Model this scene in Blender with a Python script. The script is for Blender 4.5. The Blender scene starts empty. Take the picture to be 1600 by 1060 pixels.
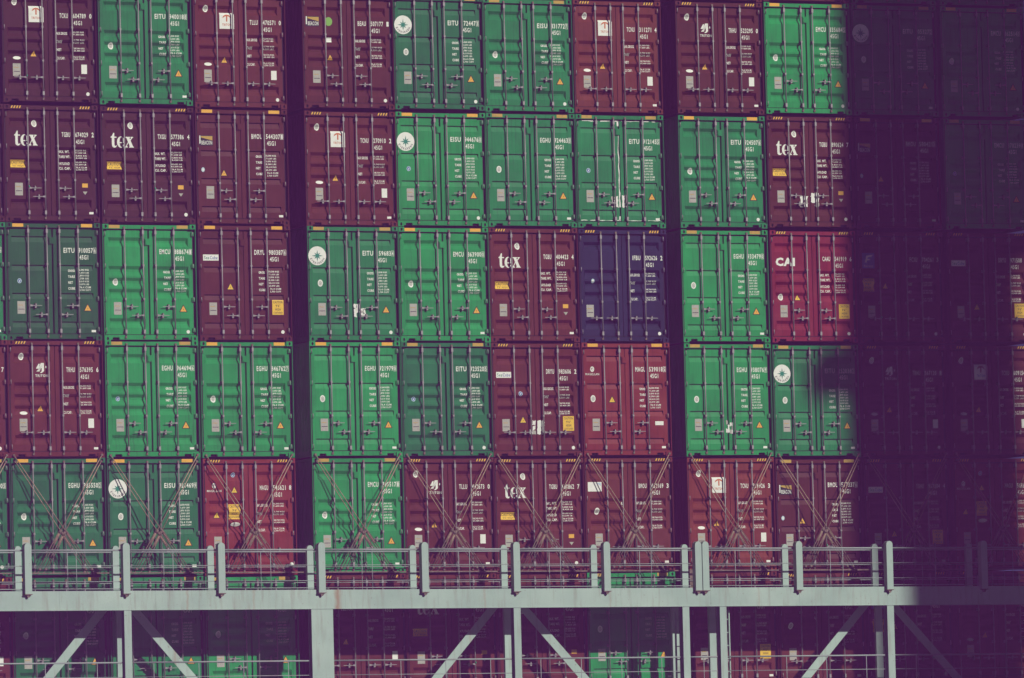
import bpy, bmesh, math, random
from mathutils import Vector, Matrix

random.seed(7)
scene = bpy.context.scene
COL = scene.collection
R = math.radians

# ------------------------------------------------------------------ materials
def new_mat(name):
    m = bpy.data.materials.new(name)
    m.use_nodes = True
    nt = m.node_tree
    b = nt.nodes.get('Principled BSDF')
    return m, nt, b

def node(nt, typ, **kw):
    n = nt.nodes.new(typ)
    for k, v in kw.items():
        if k in ('operation', 'blend_type', 'data_type', 'noise_dimensions', 'clamp'):
            setattr(n, k, v)
        else:
            n.inputs[k].default_value = v
    return n

def mth(nt, op, a, b=None, clamp=False):
    n = nt.nodes.new('ShaderNodeMath'); n.operation = op; n.use_clamp = clamp
    for i, v in enumerate((a, b)):
        if v is None: continue
        if isinstance(v, (int, float)): n.inputs[i].default_value = v
        else: nt.links.new(v, n.inputs[i])
    return n.outputs[0]

def mixc(nt, fac, a, b, blend='MIX'):
    n = nt.nodes.new('ShaderNodeMix'); n.data_type = 'RGBA'; n.blend_type = blend
    if isinstance(fac, (int, float)): n.inputs[0].default_value = fac
    else: nt.links.new(fac, n.inputs[0])
    for i, v in ((6, a), (7, b)):
        if isinstance(v, tuple): n.inputs[i].default_value = (*v[:3], 1)
        else: nt.links.new(v, n.inputs[i])
    return n.outputs[2]

def coords(nt, scale, offset_by_random=True):
    tc = nt.nodes.new('ShaderNodeTexCoord')
    mp = nt.nodes.new('ShaderNodeMapping')
    mp.inputs['Scale'].default_value = scale
    nt.links.new(tc.outputs['Object'], mp.inputs['Vector'])
    if offset_by_random:
        oi = nt.nodes.new('ShaderNodeObjectInfo')
        c = nt.nodes.new('ShaderNodeCombineXYZ')
        r = mth(nt, 'MULTIPLY', oi.outputs['Random'], 97.0)
        nt.links.new(r, c.inputs[0]); nt.links.new(r, c.inputs[2])
        nt.links.new(c.outputs[0], mp.inputs['Location'])
    return mp.outputs[0]

def noise(nt, vec, scale, detail=4, rough=.55):
    n = nt.nodes.new('ShaderNodeTexNoise')
    n.inputs['Scale'].default_value = scale
    n.inputs['Detail'].default_value = detail
    n.inputs['Roughness'].default_value = rough
    nt.links.new(vec, n.inputs['Vector'])
    return n.outputs[0]

def ramp(nt, fac, a, b):
    n = nt.nodes.new('ShaderNodeMapRange')
    n.inputs['From Min'].default_value = a; n.inputs['From Max'].default_value = b
    nt.links.new(fac, n.inputs['Value'])
    return n.outputs[0]

def container_paint():
    m, nt, b = new_mat('container_paint')
    oi = nt.nodes.new('ShaderNodeObjectInfo')
    base = oi.outputs['Color']
    # chalky fading in broad soft clouds
    v = coords(nt, (1, 1, 1))
    big = noise(nt, v, 1.3, 3, .6)
    hsv = nt.nodes.new('ShaderNodeHueSaturation')
    nt.links.new(base, hsv.inputs['Color'])
    val = mth(nt, 'ADD', mth(nt, 'MULTIPLY', big, .55), .73)
    nt.links.new(val, hsv.inputs['Value'])
    sat = mth(nt, 'SUBTRACT', 1.16, mth(nt, 'MULTIPLY', big, .24))
    nt.links.new(sat, hsv.inputs['Saturation'])
    c = hsv.outputs[0]
    # broad grimy and sun-bleached patches, different on every panel
    gr = noise(nt, coords(nt, (1, 1, .7)), .9, 5, .68)
    c = mixc(nt, mth(nt, 'MULTIPLY', ramp(nt, gr, .5, .72), .55), c, (.50, .46, .48), 'MULTIPLY')
    c = mixc(nt, mth(nt, 'MULTIPLY', ramp(nt, gr, .46, .28), .45), c, (1.35, 1.28, 1.30), 'MULTIPLY')
    # long rain streaks of soot, paler washed streaks of the same paint
    vs = coords(nt, (9, 1, .35))
    st = noise(nt, vs, 2.2, 5, .62)
    c = mixc(nt, mth(nt, 'MULTIPLY', ramp(nt, st, .52, .78), .55), c, (.35, .30, .30), 'MULTIPLY')
    st2 = noise(nt, coords(nt, (13, 1, .22)), 1.7, 4, .6)
    c = mixc(nt, mth(nt, 'MULTIPLY', ramp(nt, st2, .58, .82), .5), c, (1.55, 1.45, 1.5), 'MULTIPLY')
    # scuffs and rust chips
    ch = noise(nt, coords(nt, (1, 1, 1)), 21, 6, .7)
    c = mixc(nt, mth(nt, 'MULTIPLY', ramp(nt, ch, .66, .71), .75), c, (.07, .032, .02))
    sc = noise(nt, coords(nt, (1, 1, 6)), 7, 6, .72)
    c = mixc(nt, mth(nt, 'MULTIPLY', ramp(nt, sc, .72, .80), .15), c, (.24, .23, .21))
    nt.links.new(c, b.inputs['Base Color'])
    nt.links.new(mth(nt, 'ADD', mth(nt, 'MULTIPLY', big, .25), .42), b.inputs['Roughness'])
    b.inputs['Specular IOR Level'].default_value = .14
    bp = nt.nodes.new('ShaderNodeBump')
    bp.inputs['Strength'].default_value = .35
    bp.inputs['Distance'].default_value = .018
    dent = noise(nt, coords(nt, (1, 1, 1)), 3.2, 2, .5)
    nt.links.new(dent, bp.inputs['Height'])
    nt.links.new(bp.outputs[0], b.inputs['Normal'])
    return m

def worn(name, col, rough=.6, dirt=(.05, .04, .035), amount=.3, scale=14, metal=0.0, thr=(.5, .75), spec=.3):
    m, nt, b = new_mat(name)
    n = noise(nt, coords(nt, (1, 1, 1)), scale, 5, .65)
    c = mixc(nt, mth(nt, 'MULTIPLY', ramp(nt, n, *thr), amount), col, dirt)
    nt.links.new(c, b.inputs['Base Color'])
    b.inputs['Roughness'].default_value = rough
    b.inputs['Metallic'].default_value = metal
    b.inputs['Specular IOR Level'].default_value = spec
    return m

def bridge_paint():
    m, nt, b = new_mat('bridge_paint')
    v = coords(nt, (1, 1, 1), False)
    big = noise(nt, v, .8, 4, .6)
    c = mixc(nt, ramp(nt, big, .3, .7), (.30, .43, .365), (.41, .55, .465))
    st = noise(nt, coords(nt, (5, 5, .5), False), 2.0, 5, .65)
    c = mixc(nt, mth(nt, 'MULTIPLY', ramp(nt, st, .52, .76), .55), c, (.22, .20, .15))
    # a few narrow rust runs at fixed places along the beam
    tc = nt.nodes.new('ShaderNodeTexCoord')
    sx = nt.nodes.new('ShaderNodeSeparateXYZ'); nt.links.new(tc.outputs['Object'], sx.inputs[0])
    wob = mth(nt, 'MULTIPLY', noise(nt, v, 6, 4, .6), .12)
    for x0, w, a in ((5.38, .11, .8), (1.46, .05, .45), (3.18, .05, .35), (9.3, .05, .35), (16.8, .04, .3), (12.7, .04, .25)):
        d = mth(nt, 'ABSOLUTE', mth(nt, 'SUBTRACT', mth(nt, 'ADD', sx.outputs[0], wob), x0 + .06))
        k = mth(nt, 'SUBTRACT', 1.0, mth(nt, 'DIVIDE', d, w), clamp=True)
        c = mixc(nt, mth(nt, 'MULTIPLY', k, a), c, (.30, .17, .08))
    ch = noise(nt, v, 13, 6, .7)
    c = mixc(nt, mth(nt, 'MULTIPLY', ramp(nt, ch, .64, .70), .85), c, (.14, .075, .04))
    nt.links.new(c, b.inputs['Base Color'])
    b.inputs['Roughness'].default_value = .55
    b.inputs['Specular IOR Level'].default_value = .3
    return m

M = {
    'paint': container_paint(),
    'dark': worn('dark_hole', (.012, .01, .011), .9, amount=.1),
    'rubber': worn('rubber_seal', (.014, .012, .014), .8, (.06, .05, .05), .3),
    'galv': worn('galvanised_steel', (.27, .27, .26), .5, (.14, .09, .07), .55, 9, .25),
    'white': worn('white_lettering', (.78, .81, .71), .6, (.22, .2, .17), .3, 22),
    'cream': worn('white_sheet', (.78, .82, .72), .55, (.3, .27, .22), .25, 9),
    'yellow': worn('yellow_sheet', (.80, .52, .03), .5, (.35, .2, .05), .35, 12),
    'amber': worn('amber_sheet', (.78, .42, .03), .5, (.35, .2, .05), .35, 12),
    'ochre': worn('ochre_sheet', (.50, .33, .05), .6, (.2, .13, .05), .5, 12),
    'black': worn('black_print', (.02, .018, .02), .7, amount=.1),
    'grey': worn('grey_plate', (.40, .41, .34), .45, (.2, .19, .15), .6, 30),
    'logo_green': worn('green_print', (.0, .22, .13), .6, amount=.1),
    'logo_orange': worn('orange_print', (.55, .16, .04), .6, amount=.1),
    'logo_maroon': worn('maroon_print', (.20, .03, .06), .6, amount=.1),
    'logo_blue': worn('blue_print', (.04, .12, .35), .6, amount=.1),
    'logo_pale': worn('pale_blue_print', (.45, .60, .68), .6, amount=.2),
    'lime': worn('lime_dot', (.18, .42, .05), .5, amount=.2),
    'seal_green': worn('green_seal', (.02, .55, .25), .4, amount=.1),
    'bridge': bridge_paint(),
    'rail': worn('rail_paint', (.30, .36, .34), .5, (.25, .16, .1), .5, 5),
    'rod': worn('rusty_steel', (.40, .30, .20), .7, (.18, .10, .06), .7, 11, .0, (.4, .65)),
    'turn': worn('greasy_steel', (.20, .155, .115), .6, (.09, .055, .04), .8, 13, .1, (.4, .65)),
    'deck': worn('deck_paint', (.045, .03, .027), .8, (.025, .02, .02), .5, 1.5),
    'crane': worn('crane_paint', (.16, .22, .30), .6, (.1, .07, .05), .4, 1.5),
    'concrete': worn('quay_concrete', (.32, .31, .29), .9, (.15, .14, .13), .6, .4),
}

# ------------------------------------------------------------------ mesh builder
class MB:
    def __init__(self):
        self.v = []; self.f = []; self.m = []; self.s = []
        self.mats = []
    def mi(self, k):
        if k not in self.mats: self.mats.append(k)
        return self.mats.index(k)
    def face(self, pts, k, smooth=False):
        i = len(self.v); self.v += [tuple(p) for p in pts]
        self.f.append(tuple(range(i, i + len(pts)))); self.m.append(self.mi(k)); self.s.append(smooth)
    def box(self, x0, x1, y0, y1, z0, z1, k):
        i = len(self.v)
        self.v += [(x0,y0,z0),(x1,y0,z0),(x1,y1,z0),(x0,y1,z0),(x0,y0,z1),(x1,y0,z1),(x1,y1,z1),(x0,y1,z1)]
        for q in ((0,1,5,4),(1,2,6,5),(2,3,7,6),(3,0,4,7),(4,5,6,7),(3,2,1,0)):
            self.f.append(tuple(i + a for a in q)); self.m.append(self.mi(k)); self.s.append(False)
    def tube(self, a, b, r, k, n=8, r2=None, caps=True):
        a = Vector(a); b = Vector(b); d = (b - a).normalized()
        u = d.orthogonal().normalized(); w = d.cross(u)
        i = len(self.v); r2 = r if r2 is None else r2
        for p, rr in ((a, r), (b, r2)):
            for j in range(n):
                t = 2 * math.pi * j / n
                self.v.append(tuple(p + u * (rr * math.cos(t)) + w * (rr * math.sin(t))))
        for j in range(n):
            self.f.append((i + j, i + (j + 1) % n, i + n + (j + 1) % n, i + n + j)); self.m.append(self.mi(k)); self.s.append(True)
        if caps:
            self.f.append(tuple(i + j for j in reversed(range(n)))); self.m.append(self.mi(k)); self.s.append(False)
            self.f.append(tuple(i + n + j for j in range(n))); self.m.append(self.mi(k)); self.s.append(False)
    def prism(self, poly, y0, y1, k):
        """poly = [(x, z)] counter-clockwise seen from -y, extruded from y0 (front) to y1"""
        n = len(poly); i = len(self.v)
        self.v += [(x, y0, z) for x, z in poly] + [(x, y1, z) for x, z in poly]
        self.f.append(tuple(range(i, i + n))); self.m.append(self.mi(k)); self.s.append(False)
        self.f.append(tuple(i + n + j for j in reversed(range(n)))); self.m.append(self.mi(k)); self.s.append(False)
        for j in range(n):
            self.f.append((i + (j + 1) % n, i + j, i + n + j, i + n + (j + 1) % n)); self.m.append(self.mi(k)); self.s.append(False)
    def mesh(self, name):
        me = bpy.data.meshes.new(name)
        me.from_pydata(self.v, [], self.f)
        for k in self.mats: me.materials.append(M[k])
        me.polygons.foreach_set('material_index', self.m)
        me.polygons.foreach_set('use_smooth', self.s)
        me.update()
        return me

def link(name, me, parent=None, color=None, loc=None):
    o = bpy.data.objects.new(name, me)
    COL.objects.link(o)
    if parent is not None: o.parent = parent
    if color is not None: o.color = (*color, 1)
    if loc is not None: o.location = loc
    return o

def empty(name, loc, label, cat, group=None):
    o = bpy.data.objects.new(name, None); COL.objects.link(o)
    o.empty_display_size = .3
    o.location = loc; o['label'] = label; o['category'] = cat
    if group: o['group'] = group
    return o

def struct(o):
    o['kind'] = 'structure'; return o

# ------------------------------------------------------------------ container geometry (front face at y = 0, base at z = 0)
W, H, L = 2.438, 2.896, 12.192
def ux(u): return (u - .5) * W
def zt(t): return H - t
DY = .085                                   # door skin behind the corner castings
GROOVES = {'ribbed': [(.325, .405, .455, .555), (1.035, 1.115, 1.175, 1.275), (1.325, 1.40, 1.46, 1.565),
                      (1.605, 1.685, 1.735, 1.84), (2.33, 2.405, 2.455, 2.565)],
           'flat': [(.33, .336, .340, .475), (1.035, 1.041, 1.045, 1.18), (1.73, 1.736, 1.740, 1.875), (2.43, 2.436, 2.440, 2.575)]}
GD = {'ribbed': .055, 'flat': .044}
DT, DB = .145, 2.725                         # door top / bottom below the container's top

def door_y(kind, t):
    for a, b, c, d in GROOVES[kind]:
        if a <= t <= d:
            if t < b: return DY + GD[kind] * (t - a) / (b - a)
            if t < c: return DY + GD[kind]
            return DY + GD[kind] * (d - t) / (d - c)
    return DY

def door_mesh(kind, side, wide_gap):
    mb = MB()
    half = .021 if wide_gap else .008
    x0, x1 = (-W / 2 + .072, -half) if side < 0 else (half, W / 2 - .072)
    g0, g1 = (ux(.066), ux(.455)) if side < 0 else (ux(.575), ux(.925))
    d = GD[kind]
    zs = (zt(DT), zt(DB))
    mb.face([(x0, DY, zs[1]), (g0, DY, zs[1]), (g0, DY, zs[0]), (x0, DY, zs[0])], 'paint')
    mb.face([(g1, DY, zs[1]), (x1, DY, zs[1]), (x1, DY, zs[0]), (g1, DY, zs[0])], 'paint')
    last = DT
    ins = d * (.8 if kind == 'ribbed' else .25)
    for a, b, c, e in GROOVES[kind]:
        mb.face([(g0, DY, zt(a)), (g1, DY, zt(a)), (g1, DY, zt(last)), (g0, DY, zt(last))], 'paint')
        l0, l1 = g0 + ins, g1 - ins
        mb.face([(l0, DY + d, zt(b)), (l1, DY + d, zt(b)), (g1, DY, zt(a)), (g0, DY, zt(a))], 'paint')
        mb.face([(l0, DY + d, zt(c)), (l1, DY + d, zt(c)), (l1, DY + d, zt(b)), (l0, DY + d, zt(b))], 'paint')
        mb.face([(g0, DY, zt(e)), (g1, DY, zt(e)), (l1, DY + d, zt(c)), (l0, DY + d, zt(c))], 'paint')
        mb.face([(g0, DY, zt(e)), (l0, DY + d, zt(c)), (l0, DY + d, zt(b)), (g0, DY, zt(a))], 'paint')
        mb.face([(g1, DY, zt(a)), (l1, DY + d, zt(b)), (l1, DY + d, zt(c)), (g1, DY, zt(e))], 'paint')
        last = e
    mb.face([(g0, DY, zt(DB)), (g1, DY, zt(DB)), (g1, DY, zt(last)), (g0, DY, zt(last))], 'paint')
    yb = DY + .075                            # edges and back of the leaf
    mb.face([(x0, yb, zs[1]), (x0, DY, zs[1]), (x0, DY, zs[0]), (x0, yb, zs[0])], 'paint')
    mb.face([(x1, DY, zs[1]), (x1, yb, zs[1]), (x1, yb, zs[0]), (x1, DY, zs[0])], 'paint')
    mb.face([(x0, DY, zs[0]), (x1, DY, zs[0]), (x1, yb, zs[0]), (x0, yb, zs[0])], 'paint')
    mb.face([(x0, yb, zs[1]), (x1, yb, zs[1]), (x1, DY, zs[1]), (x0, DY, zs[1])], 'paint')
    mb.face([(x1, yb, zs[1]), (x0, yb, zs[1]), (x0, yb, zs[0]), (x1, yb, zs[0])], 'paint')
    return mb.mesh('door_leaf')

def body_mesh():
    mb = MB(); k = 'paint'
    # corrugated sides between bottom and top side rails, roof, floor and closed front end
    p, dep = .278, .036
    n = 43; y0 = .165
    for s in (-1, 1):
        xo = s * (W / 2 - .004)
        prof = []
        for i in range(n):
            y = y0 + i * p
            prof += [(y, 0), (y + .072, 0), (y + .139, dep), (y + .211, dep)]
        prof.append((y0 + n * p, 0))
        for (ya, da), (yb, db) in zip(prof, prof[1:]):
            q = [(xo - s * da, ya, .16), (xo - s * db, yb, .16), (xo - s * db, yb, H - .07), (xo - s * da, ya, H - .07)]
            mb.face(q if s < 0 else q[::-1], k)
        xa, xb = sorted((s * W / 2, s * (W / 2 - .06)))
        mb.box(xa, xb, .165, L - .18, .02, .16, k)
        mb.box(xa, xb, .165, L - .18, H - .07, H - .012, k)
    mb.box(-W / 2 + .061, W / 2 - .061, .125, L - .12, H - .05, H - .03, k)
    mb.box(-W / 2 + .061, W / 2 - .061, .125, L - .12, .09, .15, 'dark')
    mb.box(-W / 2 + .02, W / 2 - .02, L - .1, L - .03, .1, H - .1, k)
    for sx in (-1, 1):
        xa, xb = sorted((sx * W / 2, sx * (W / 2 - .162)))
        mb.box(xa, xb, L - .178, L, 0, .118, k); mb.box(xa, xb, L - .178, L, H - .118, H, k)
        mb.box(xa, xb, L - .1, L - .01, .118, H - .118, k)
    return mb.mesh('container_body')

def frame_mesh():
    mb = MB(); k = 'paint'
    for s in (-1, 1):
        xa, xb = sorted((s * W / 2, s * (W / 2 - .013)))
        mb.box(xa, xb, .006, .145, .118, H - .118, k)
        xc, xd = sorted((s * (W / 2 - .0135), s * (W / 2 - .10)))
        mb.box(xc, xd, .147, .165, .118, H - .118, k)
    xi = W / 2 - .1625
    mb.box(-xi, xi, .030, .13, H - .118, H - .022, k)                 # header
    mb.box(-xi, xi, .075, .13, H - .142, H - .1185, 'rubber')
    mb.box(-W / 2 + .031, W / 2 - .031, .036, .135, .092, .152, k)      # sill
    mb.box(ux(.165), ux(.835), .030, .12, .036, .0915, k)
    for a, b in ((.068, .092), (.908, .932)):
        mb.box(ux(a), ux(b), .031, .12, .036, .0915, k)
    mb.box(ux(.0925), ux(.1645), .10, .13, .036, .091, 'dark')
    mb.box(ux(.8355), ux(.9075), .10, .13, .036, .091, 'dark')
    return mb.mesh('end_frame')

def casting_mesh():
    """corner block with an oval hole; origin at its outer lower front corner, extends +x"""
    mb = MB(); w, h, d = .162, .118, .165
    cx, cz, rx, rz = .085, .059, .028, .041
    n = 12
    hole = [(cx + rx * math.cos(2 * math.pi * j / n), cz + rz * math.sin(2 * math.pi * j / n)) for j in range(n)]
    out = []
    for j in range(n):
        a = 2 * math.pi * j / n; c, s = math.cos(a), math.sin(a)
        t = min((w - cx if c > 0 else cx) / abs(c) if abs(c) > 1e-6 else 9, (h - cz if s > 0 else cz) / abs(s) if abs(s) > 1e-6 else 9)
        out.append((cx + c * t, cz + s * t))
    for j in range(n):
        q = (j + 1) % n
        pts = [(out[j][0], 0, out[j][1]), (out[q][0], 0, out[q][1]), (hole[q][0], 0, hole[q][1]), (hole[j][0], 0, hole[j][1])]
        # corner points of the rectangle
        a, b = out[j], out[q]
        if abs(a[0] - b[0]) > 1e-6 and abs(a[1] - b[1]) > 1e-6:
            cxn = w if max(a[0], b[0]) > w - 1e-6 else 0
            czn = h if max(a[1], b[1]) > h - 1e-6 else 0
            pts.insert(1, (cxn, 0, czn))
        mb.face(pts, 'paint')
        mb.face([(hole[j][0], 0, hole[j][1]), (hole[q][0], 0, hole[q][1]), (hole[q][0], .03, hole[q][1]), (hole[j][0], .03, hole[j][1])], 'dark')
    mb.face([(x, .03, z) for x, z in hole], 'dark')
    mb.face([(0, 0, 0), (0, 0, h), (0, d, h), (0, d, 0)], 'paint')
    mb.face([(w, 0, 0), (w, d, 0), (w, d, h), (w, 0, h)], 'paint')
    mb.face([(0, 0, h), (w, 0, h), (w, d, h), (0, d, h)], 'paint')
    mb.face([(0, 0, 0), (0, d, 0), (w, d, 0), (w, 0, 0)], 'paint')
    return mb.mesh('corner_casting')

def gasket_mesh():
    mb = MB(); k = 'rubber'
    a = W / 2 - .014
    mb.box(-.06, .06, DY + .077, DY + .085, zt(DB - .002), zt(DT + .002), k)
    for s in (-1, 1):
        x0, x1 = sorted((s * a, s * (a - .057)))
        mb.box(x0, x1, DY + .004, DY + .05, zt(DB), zt(DT), k)
    mb.box(-a, a, DY + .012, DY + .05, zt(2.7435), zt(DB), k)
    return mb.mesh('rubber_seal')

def bar_mesh():
    """vertical locking bar, origin at the container's base, x = 0"""
    mb = MB(); k = 'galv'
    mb.tube((0, .018, zt(2.82)), (0, .018, zt(.085)), .0175, k, 10)
    for t in (.20, 2.66):
        mb.box(-.026, .026, -.002, .07, zt(t + .05), zt(t - .045), k)
        mb.box(-.042, .042, .070, DY - .001, zt(t + .045), zt(t - .04), k)
    for t in (1.02, 1.855):
        mb.box(-.023, .023, .0, .065, zt(t + .022), zt(t - .022), k)
        mb.box(-.038, .038, .065, DY - .001, zt(t + .035), zt(t - .035), k)
    for t in (.085, 2.80):                    # cams gripping their keepers on header and sill
        mb.box(-.030, .016, .0, .0295 if t < 1 else .0355, zt(t + .028), zt(t - .022), 'turn')
    return mb.mesh('locking_bar')

def handle_mesh(s):
    """bar handle pointing to +x (s=1) or -x (s=-1); origin on its bar, at handle height"""
    mb = MB(); k = 'galv'
    def P(pts): return [(s * x, z) for x, z in (pts if s > 0 else pts[::-1])]
    mb.prism(P([(.012, -.026), (.085, -.012), (.085, .012), (.012, .026)]), -.008, .022, k)
    mb.prism(P([(.085, -.009), (.325, -.007), (.325, .007), (.085, .009)]), .0, .014, k)
    mb.prism(P([(.150, .0095), (.185, .0095), (.180, .045), (.155, .045)]), -.004, DY - .03, k)
    mb.prism(P([(.140, -.05), (.185, -.05), (.190, -.0095), (.145, -.0095)]), .016, DY - .03, k)
    mb.prism(P([(.155, .045), (.180, .045), (.180, .058), (.155, .058)]), .012, DY - .002, 'turn')
    mb.prism(P([(.148, -.062), (.182, -.062), (.182, -.05), (.148, -.05)]), .016, DY - .002, 'turn')
    return mb.mesh('bar_handle')

def hinge_mesh():
    mb = MB()
    mb.box(-.034, .034, .05, DY - .001, -.05, .05, 'paint')
    mb.tube((0, .04, -.058), (0, .04, .058), .011, 'galv', 8)
    return mb.mesh('hinge')

def guard_mesh():
    mb = MB()
    mb.box(-.10, .034, DY - .034, DY - .001, zt(.515), zt(.355), 'paint')
    mb.box(-.085, -.05, DY - .046, DY - .0342, zt(.50), zt(.375), 'paint')
    return mb.mesh('lock_guard')

BODY, FRAME, CAST, GASKET, BAR, HINGE, GUARD = body_mesh(), frame_mesh(), casting_mesh(), gasket_mesh(), bar_mesh(), hinge_mesh(), guard_mesh()
HANDLE = {1: handle_mesh(1), -1: handle_mesh(-1)}
DOORS = {(k, s, g): door_mesh(k, s, g) for k in ('ribbed', 'flat') for s in (-1, 1) for g in (True, False)}

# ------------------------------------------------------------------ flat marks: polygons in (x right, t down from the container's top)
_glyph = {}
def glyphs(text, bold):
    key = (text, bold)
    if key not in _glyph:
        cu = bpy.data.curves.new('lettering', 'FONT')
        cu.body = text; cu.size = 1; cu.resolution_u = 2; cu.offset = bold
        cu.space_character = 1.16
        ob = bpy.data.objects.new('lettering', cu); COL.objects.link(ob)
        dg = bpy.context.evaluated_depsgraph_get(); dg.update()
        me = bpy.data.meshes.new_from_object(ob.evaluated_get(dg))
        vs = [(v.co.x, v.co.y) for v in me.vertices]
        fs = [tuple(p.vertices) for p in me.polygons]
        bpy.data.objects.remove(ob); bpy.data.curves.remove(cu); bpy.data.meshes.remove(me)
        _glyph[key] = (vs, fs)
    return _glyph[key]

class Mark:
    """collects flat coloured pieces, then drapes them over the door skin"""
    def __init__(self): self.p = []; self.layer = 0
    def poly(self, pts, k): self.p.append((pts, [tuple(range(len(pts)))], k, self.layer)); return self
    def rect(self, x0, x1, t0, t1, k): return self.poly([(x0, t1), (x1, t1), (x1, t0), (x0, t0)], k)
    def disc(self, cx, ct, rx, rt, k, n=28, hole=0):
        pts = [(cx + rx * math.cos(2 * math.pi * j / n), ct - rt * math.sin(2 * math.pi * j / n)) for j in range(n)]
        if not hole: return self.poly(pts, k)
        inn = [(cx + rx * hole * math.cos(2 * math.pi * j / n), ct - rt * hole * math.sin(2 * math.pi * j / n)) for j in range(n)]
        self.p.append((pts + inn, [(j, (j + 1) % n, n + (j + 1) % n, n + j) for j in range(n)], k, self.layer)); return self
    def text(self, s, x0, x1, t0, t1, k, bold=.012):
        vs, fs = glyphs(s, bold)
        xa = min(v[0] for v in vs); xb = max(v[0] for v in vs); ya = min(v[1] for v in vs); yb = max(v[1] for v in vs)
        pts = [(x0 + (v[0] - xa) / (xb - xa) * (x1 - x0), t1 - (v[1] - ya) / (yb - ya) * (t1 - t0)) for v in vs]
        self.p.append((pts, fs, k, self.layer)); return self
    def up(self): self.layer += 1; return self
    def mesh(self, name, surface):
        """surface = 'ribbed' / 'flat' (door) or a number (flat plane at that y)"""
        bm = bmesh.new(); mats = []
        for pts, fs, k, ly in self.p:
            if k not in mats: mats.append(k)
            vs = [bm.verts.new((x, ly * .0016, zt(t))) for x, t in pts]
            for f in fs:
                try:
                    fc = bm.faces.new([vs[i] for i in f]); fc.material_index = mats.index(k)
                except ValueError: pass
        if isinstance(surface, str):
            zs = [v.co.z for v in bm.verts]; lo, hi = min(zs), max(zs)
            for g in GROOVES[surface]:
                for t in g:
                    if lo + 1e-4 < zt(t) < hi - 1e-4:
                        bmesh.ops.bisect_plane(bm, geom=bm.verts[:] + bm.edges[:] + bm.faces[:], dist=1e-5,
                                               plane_co=(0, 0, zt(t)), plane_no=(0, 0, 1))
            for v in bm.verts: v.co.y = door_y(surface, H - v.co.z) - .003 - v.co.y
        else:
            for v in bm.verts: v.co.y = surface - .003 - v.co.y
        me = bpy.data.meshes.new(name); bm.to_mesh(me); bm.free()
        for k in mats: me.materials.append(M[k])
        return me

_shared = {}
def shared(key, fn):
    if key not in _shared: _shared[key] = fn()
    return _shared[key]

def serial_mark(prefix, digits, check, bold):
    m = Mark()
    if bold:
        m.text(prefix, ux(.617), ux(.733), .61, .735, 'white', .024)
        m.text(digits, ux(.775), ux(.930), .61, .735, 'white', .024)
        m.text(check, ux(.941), ux(.957), .62, .725, 'white', .024)
        a, b, c, d, w = ux(.934), ux(.964), .603, .742, .007
        m.rect(a, b, c, c + w, 'white').rect(a, b, d - w, d, 'white').rect(a, a + w, c + w, d - w, 'white').rect(b - w, b, c + w, d - w, 'white')
        m.text('45G1', ux(.785), ux(.878), .785, .90, 'white', .024)
    else:
        m.text(prefix, ux(.622), ux(.712), .665, .785, 'white', .02)
        m.text(digits, ux(.766), ux(.903), .665, .785, 'white', .02)
        m.text(check, ux(.940), ux(.964), .665, .785, 'white', .03)
        m.text('45G1', ux(.772), ux(.860), .845, .955, 'white', .02)
    return m

def weights_mark(style):
    m = Mark()
    if style == 'green':
        for i, s in enumerate(('GROSS', 'TARE', 'NET', 'CUBE')):
            t = 1.145 + i * .145
            m.text(s, ux(.66), ux(.66 + (.072 if len(s) > 3 else .05)), t, t + .062, 'white', .035)
        vals = ('32,500 KGS', '71,650 LBS', '3,890 KGS', '8,580 LBS', '28,610 KGS', '63,070 LBS', '76.4 CUM', '2,700 CUFT')
        for i, s in enumerate(vals):
            t = 1.13 + i * .0715
            m.text(s, ux(.768 + .012 * (i > 5)), ux(.882 + .018 * (i > 5)), t, t + .048, 'white', .03)
    elif style == 'tex':
        for i, s in enumerate(('MAX. WT.', 'TARE WT.', 'PAYLOAD', 'CU. CAP.')):
            t = (1.11, 1.24, 1.405, 1.53)[i]
            m.text(s, ux(.588), ux(.708), t, t + .068, 'white', .03)
        vals = ('32,500 KG', '71,650 LB', '3,820 KG', '8,420 LB', '28,680 KG', '63,230 LB', '76.4 CU.M', '2,698 CU.FT')
        for i, s in enumerate(vals):
            t = (1.09, 1.15, 1.225, 1.285, 1.38, 1.44, 1.515, 1.575)[i]
            m.text(s, ux(.77), ux(.885), t, t + .042, 'white', .028)
    else:
        for i, s in enumerate(('MAX.GROSS', 'TARE', 'NET', 'CU.CAP.')):
            t = 1.125 + i * .205
            m.text(s, ux(.588), ux(.588 + (.12, .06, .05, .09)[i]), t, t + .07, 'white', .025)
        vals = ('32,500 KGS', '71,650 LBS', '3,740 KGS', '8,250 LBS', '28,760 KGS', '63,400 LBS', '76.4 CU.M', '2,700 CU.FT')
        for i, s in enumerate(vals):
            t = 1.10 + (i // 2) * .205 + (i % 2) * .06
            m.text(s, ux(.77), ux(.885), t, t + .046, 'white', .022)
    return m

def triangle_mark(u, t, s, fill='amber'):
    m = Mark(); x = ux(u); h = s * .87
    m.poly([(x - s / 2, t + h), (x + s / 2, t + h), (x, t)], 'black').up()
    i = .085 * s
    m.poly([(x - s / 2 + i * 1.5, t + h - i * .75), (x + s / 2 - i * 1.5, t + h - i * .75), (x, t + i * 1.6)], fill).up()
    m.poly([(x - .008, t + h * .68), (x + .012, t + h * .46), (x + .003, t + h * .62), (x + .012, t + h * .62), (x - .010, t + h * .84), (x - .001, t + h * .68)], 'black')
    return m

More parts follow.
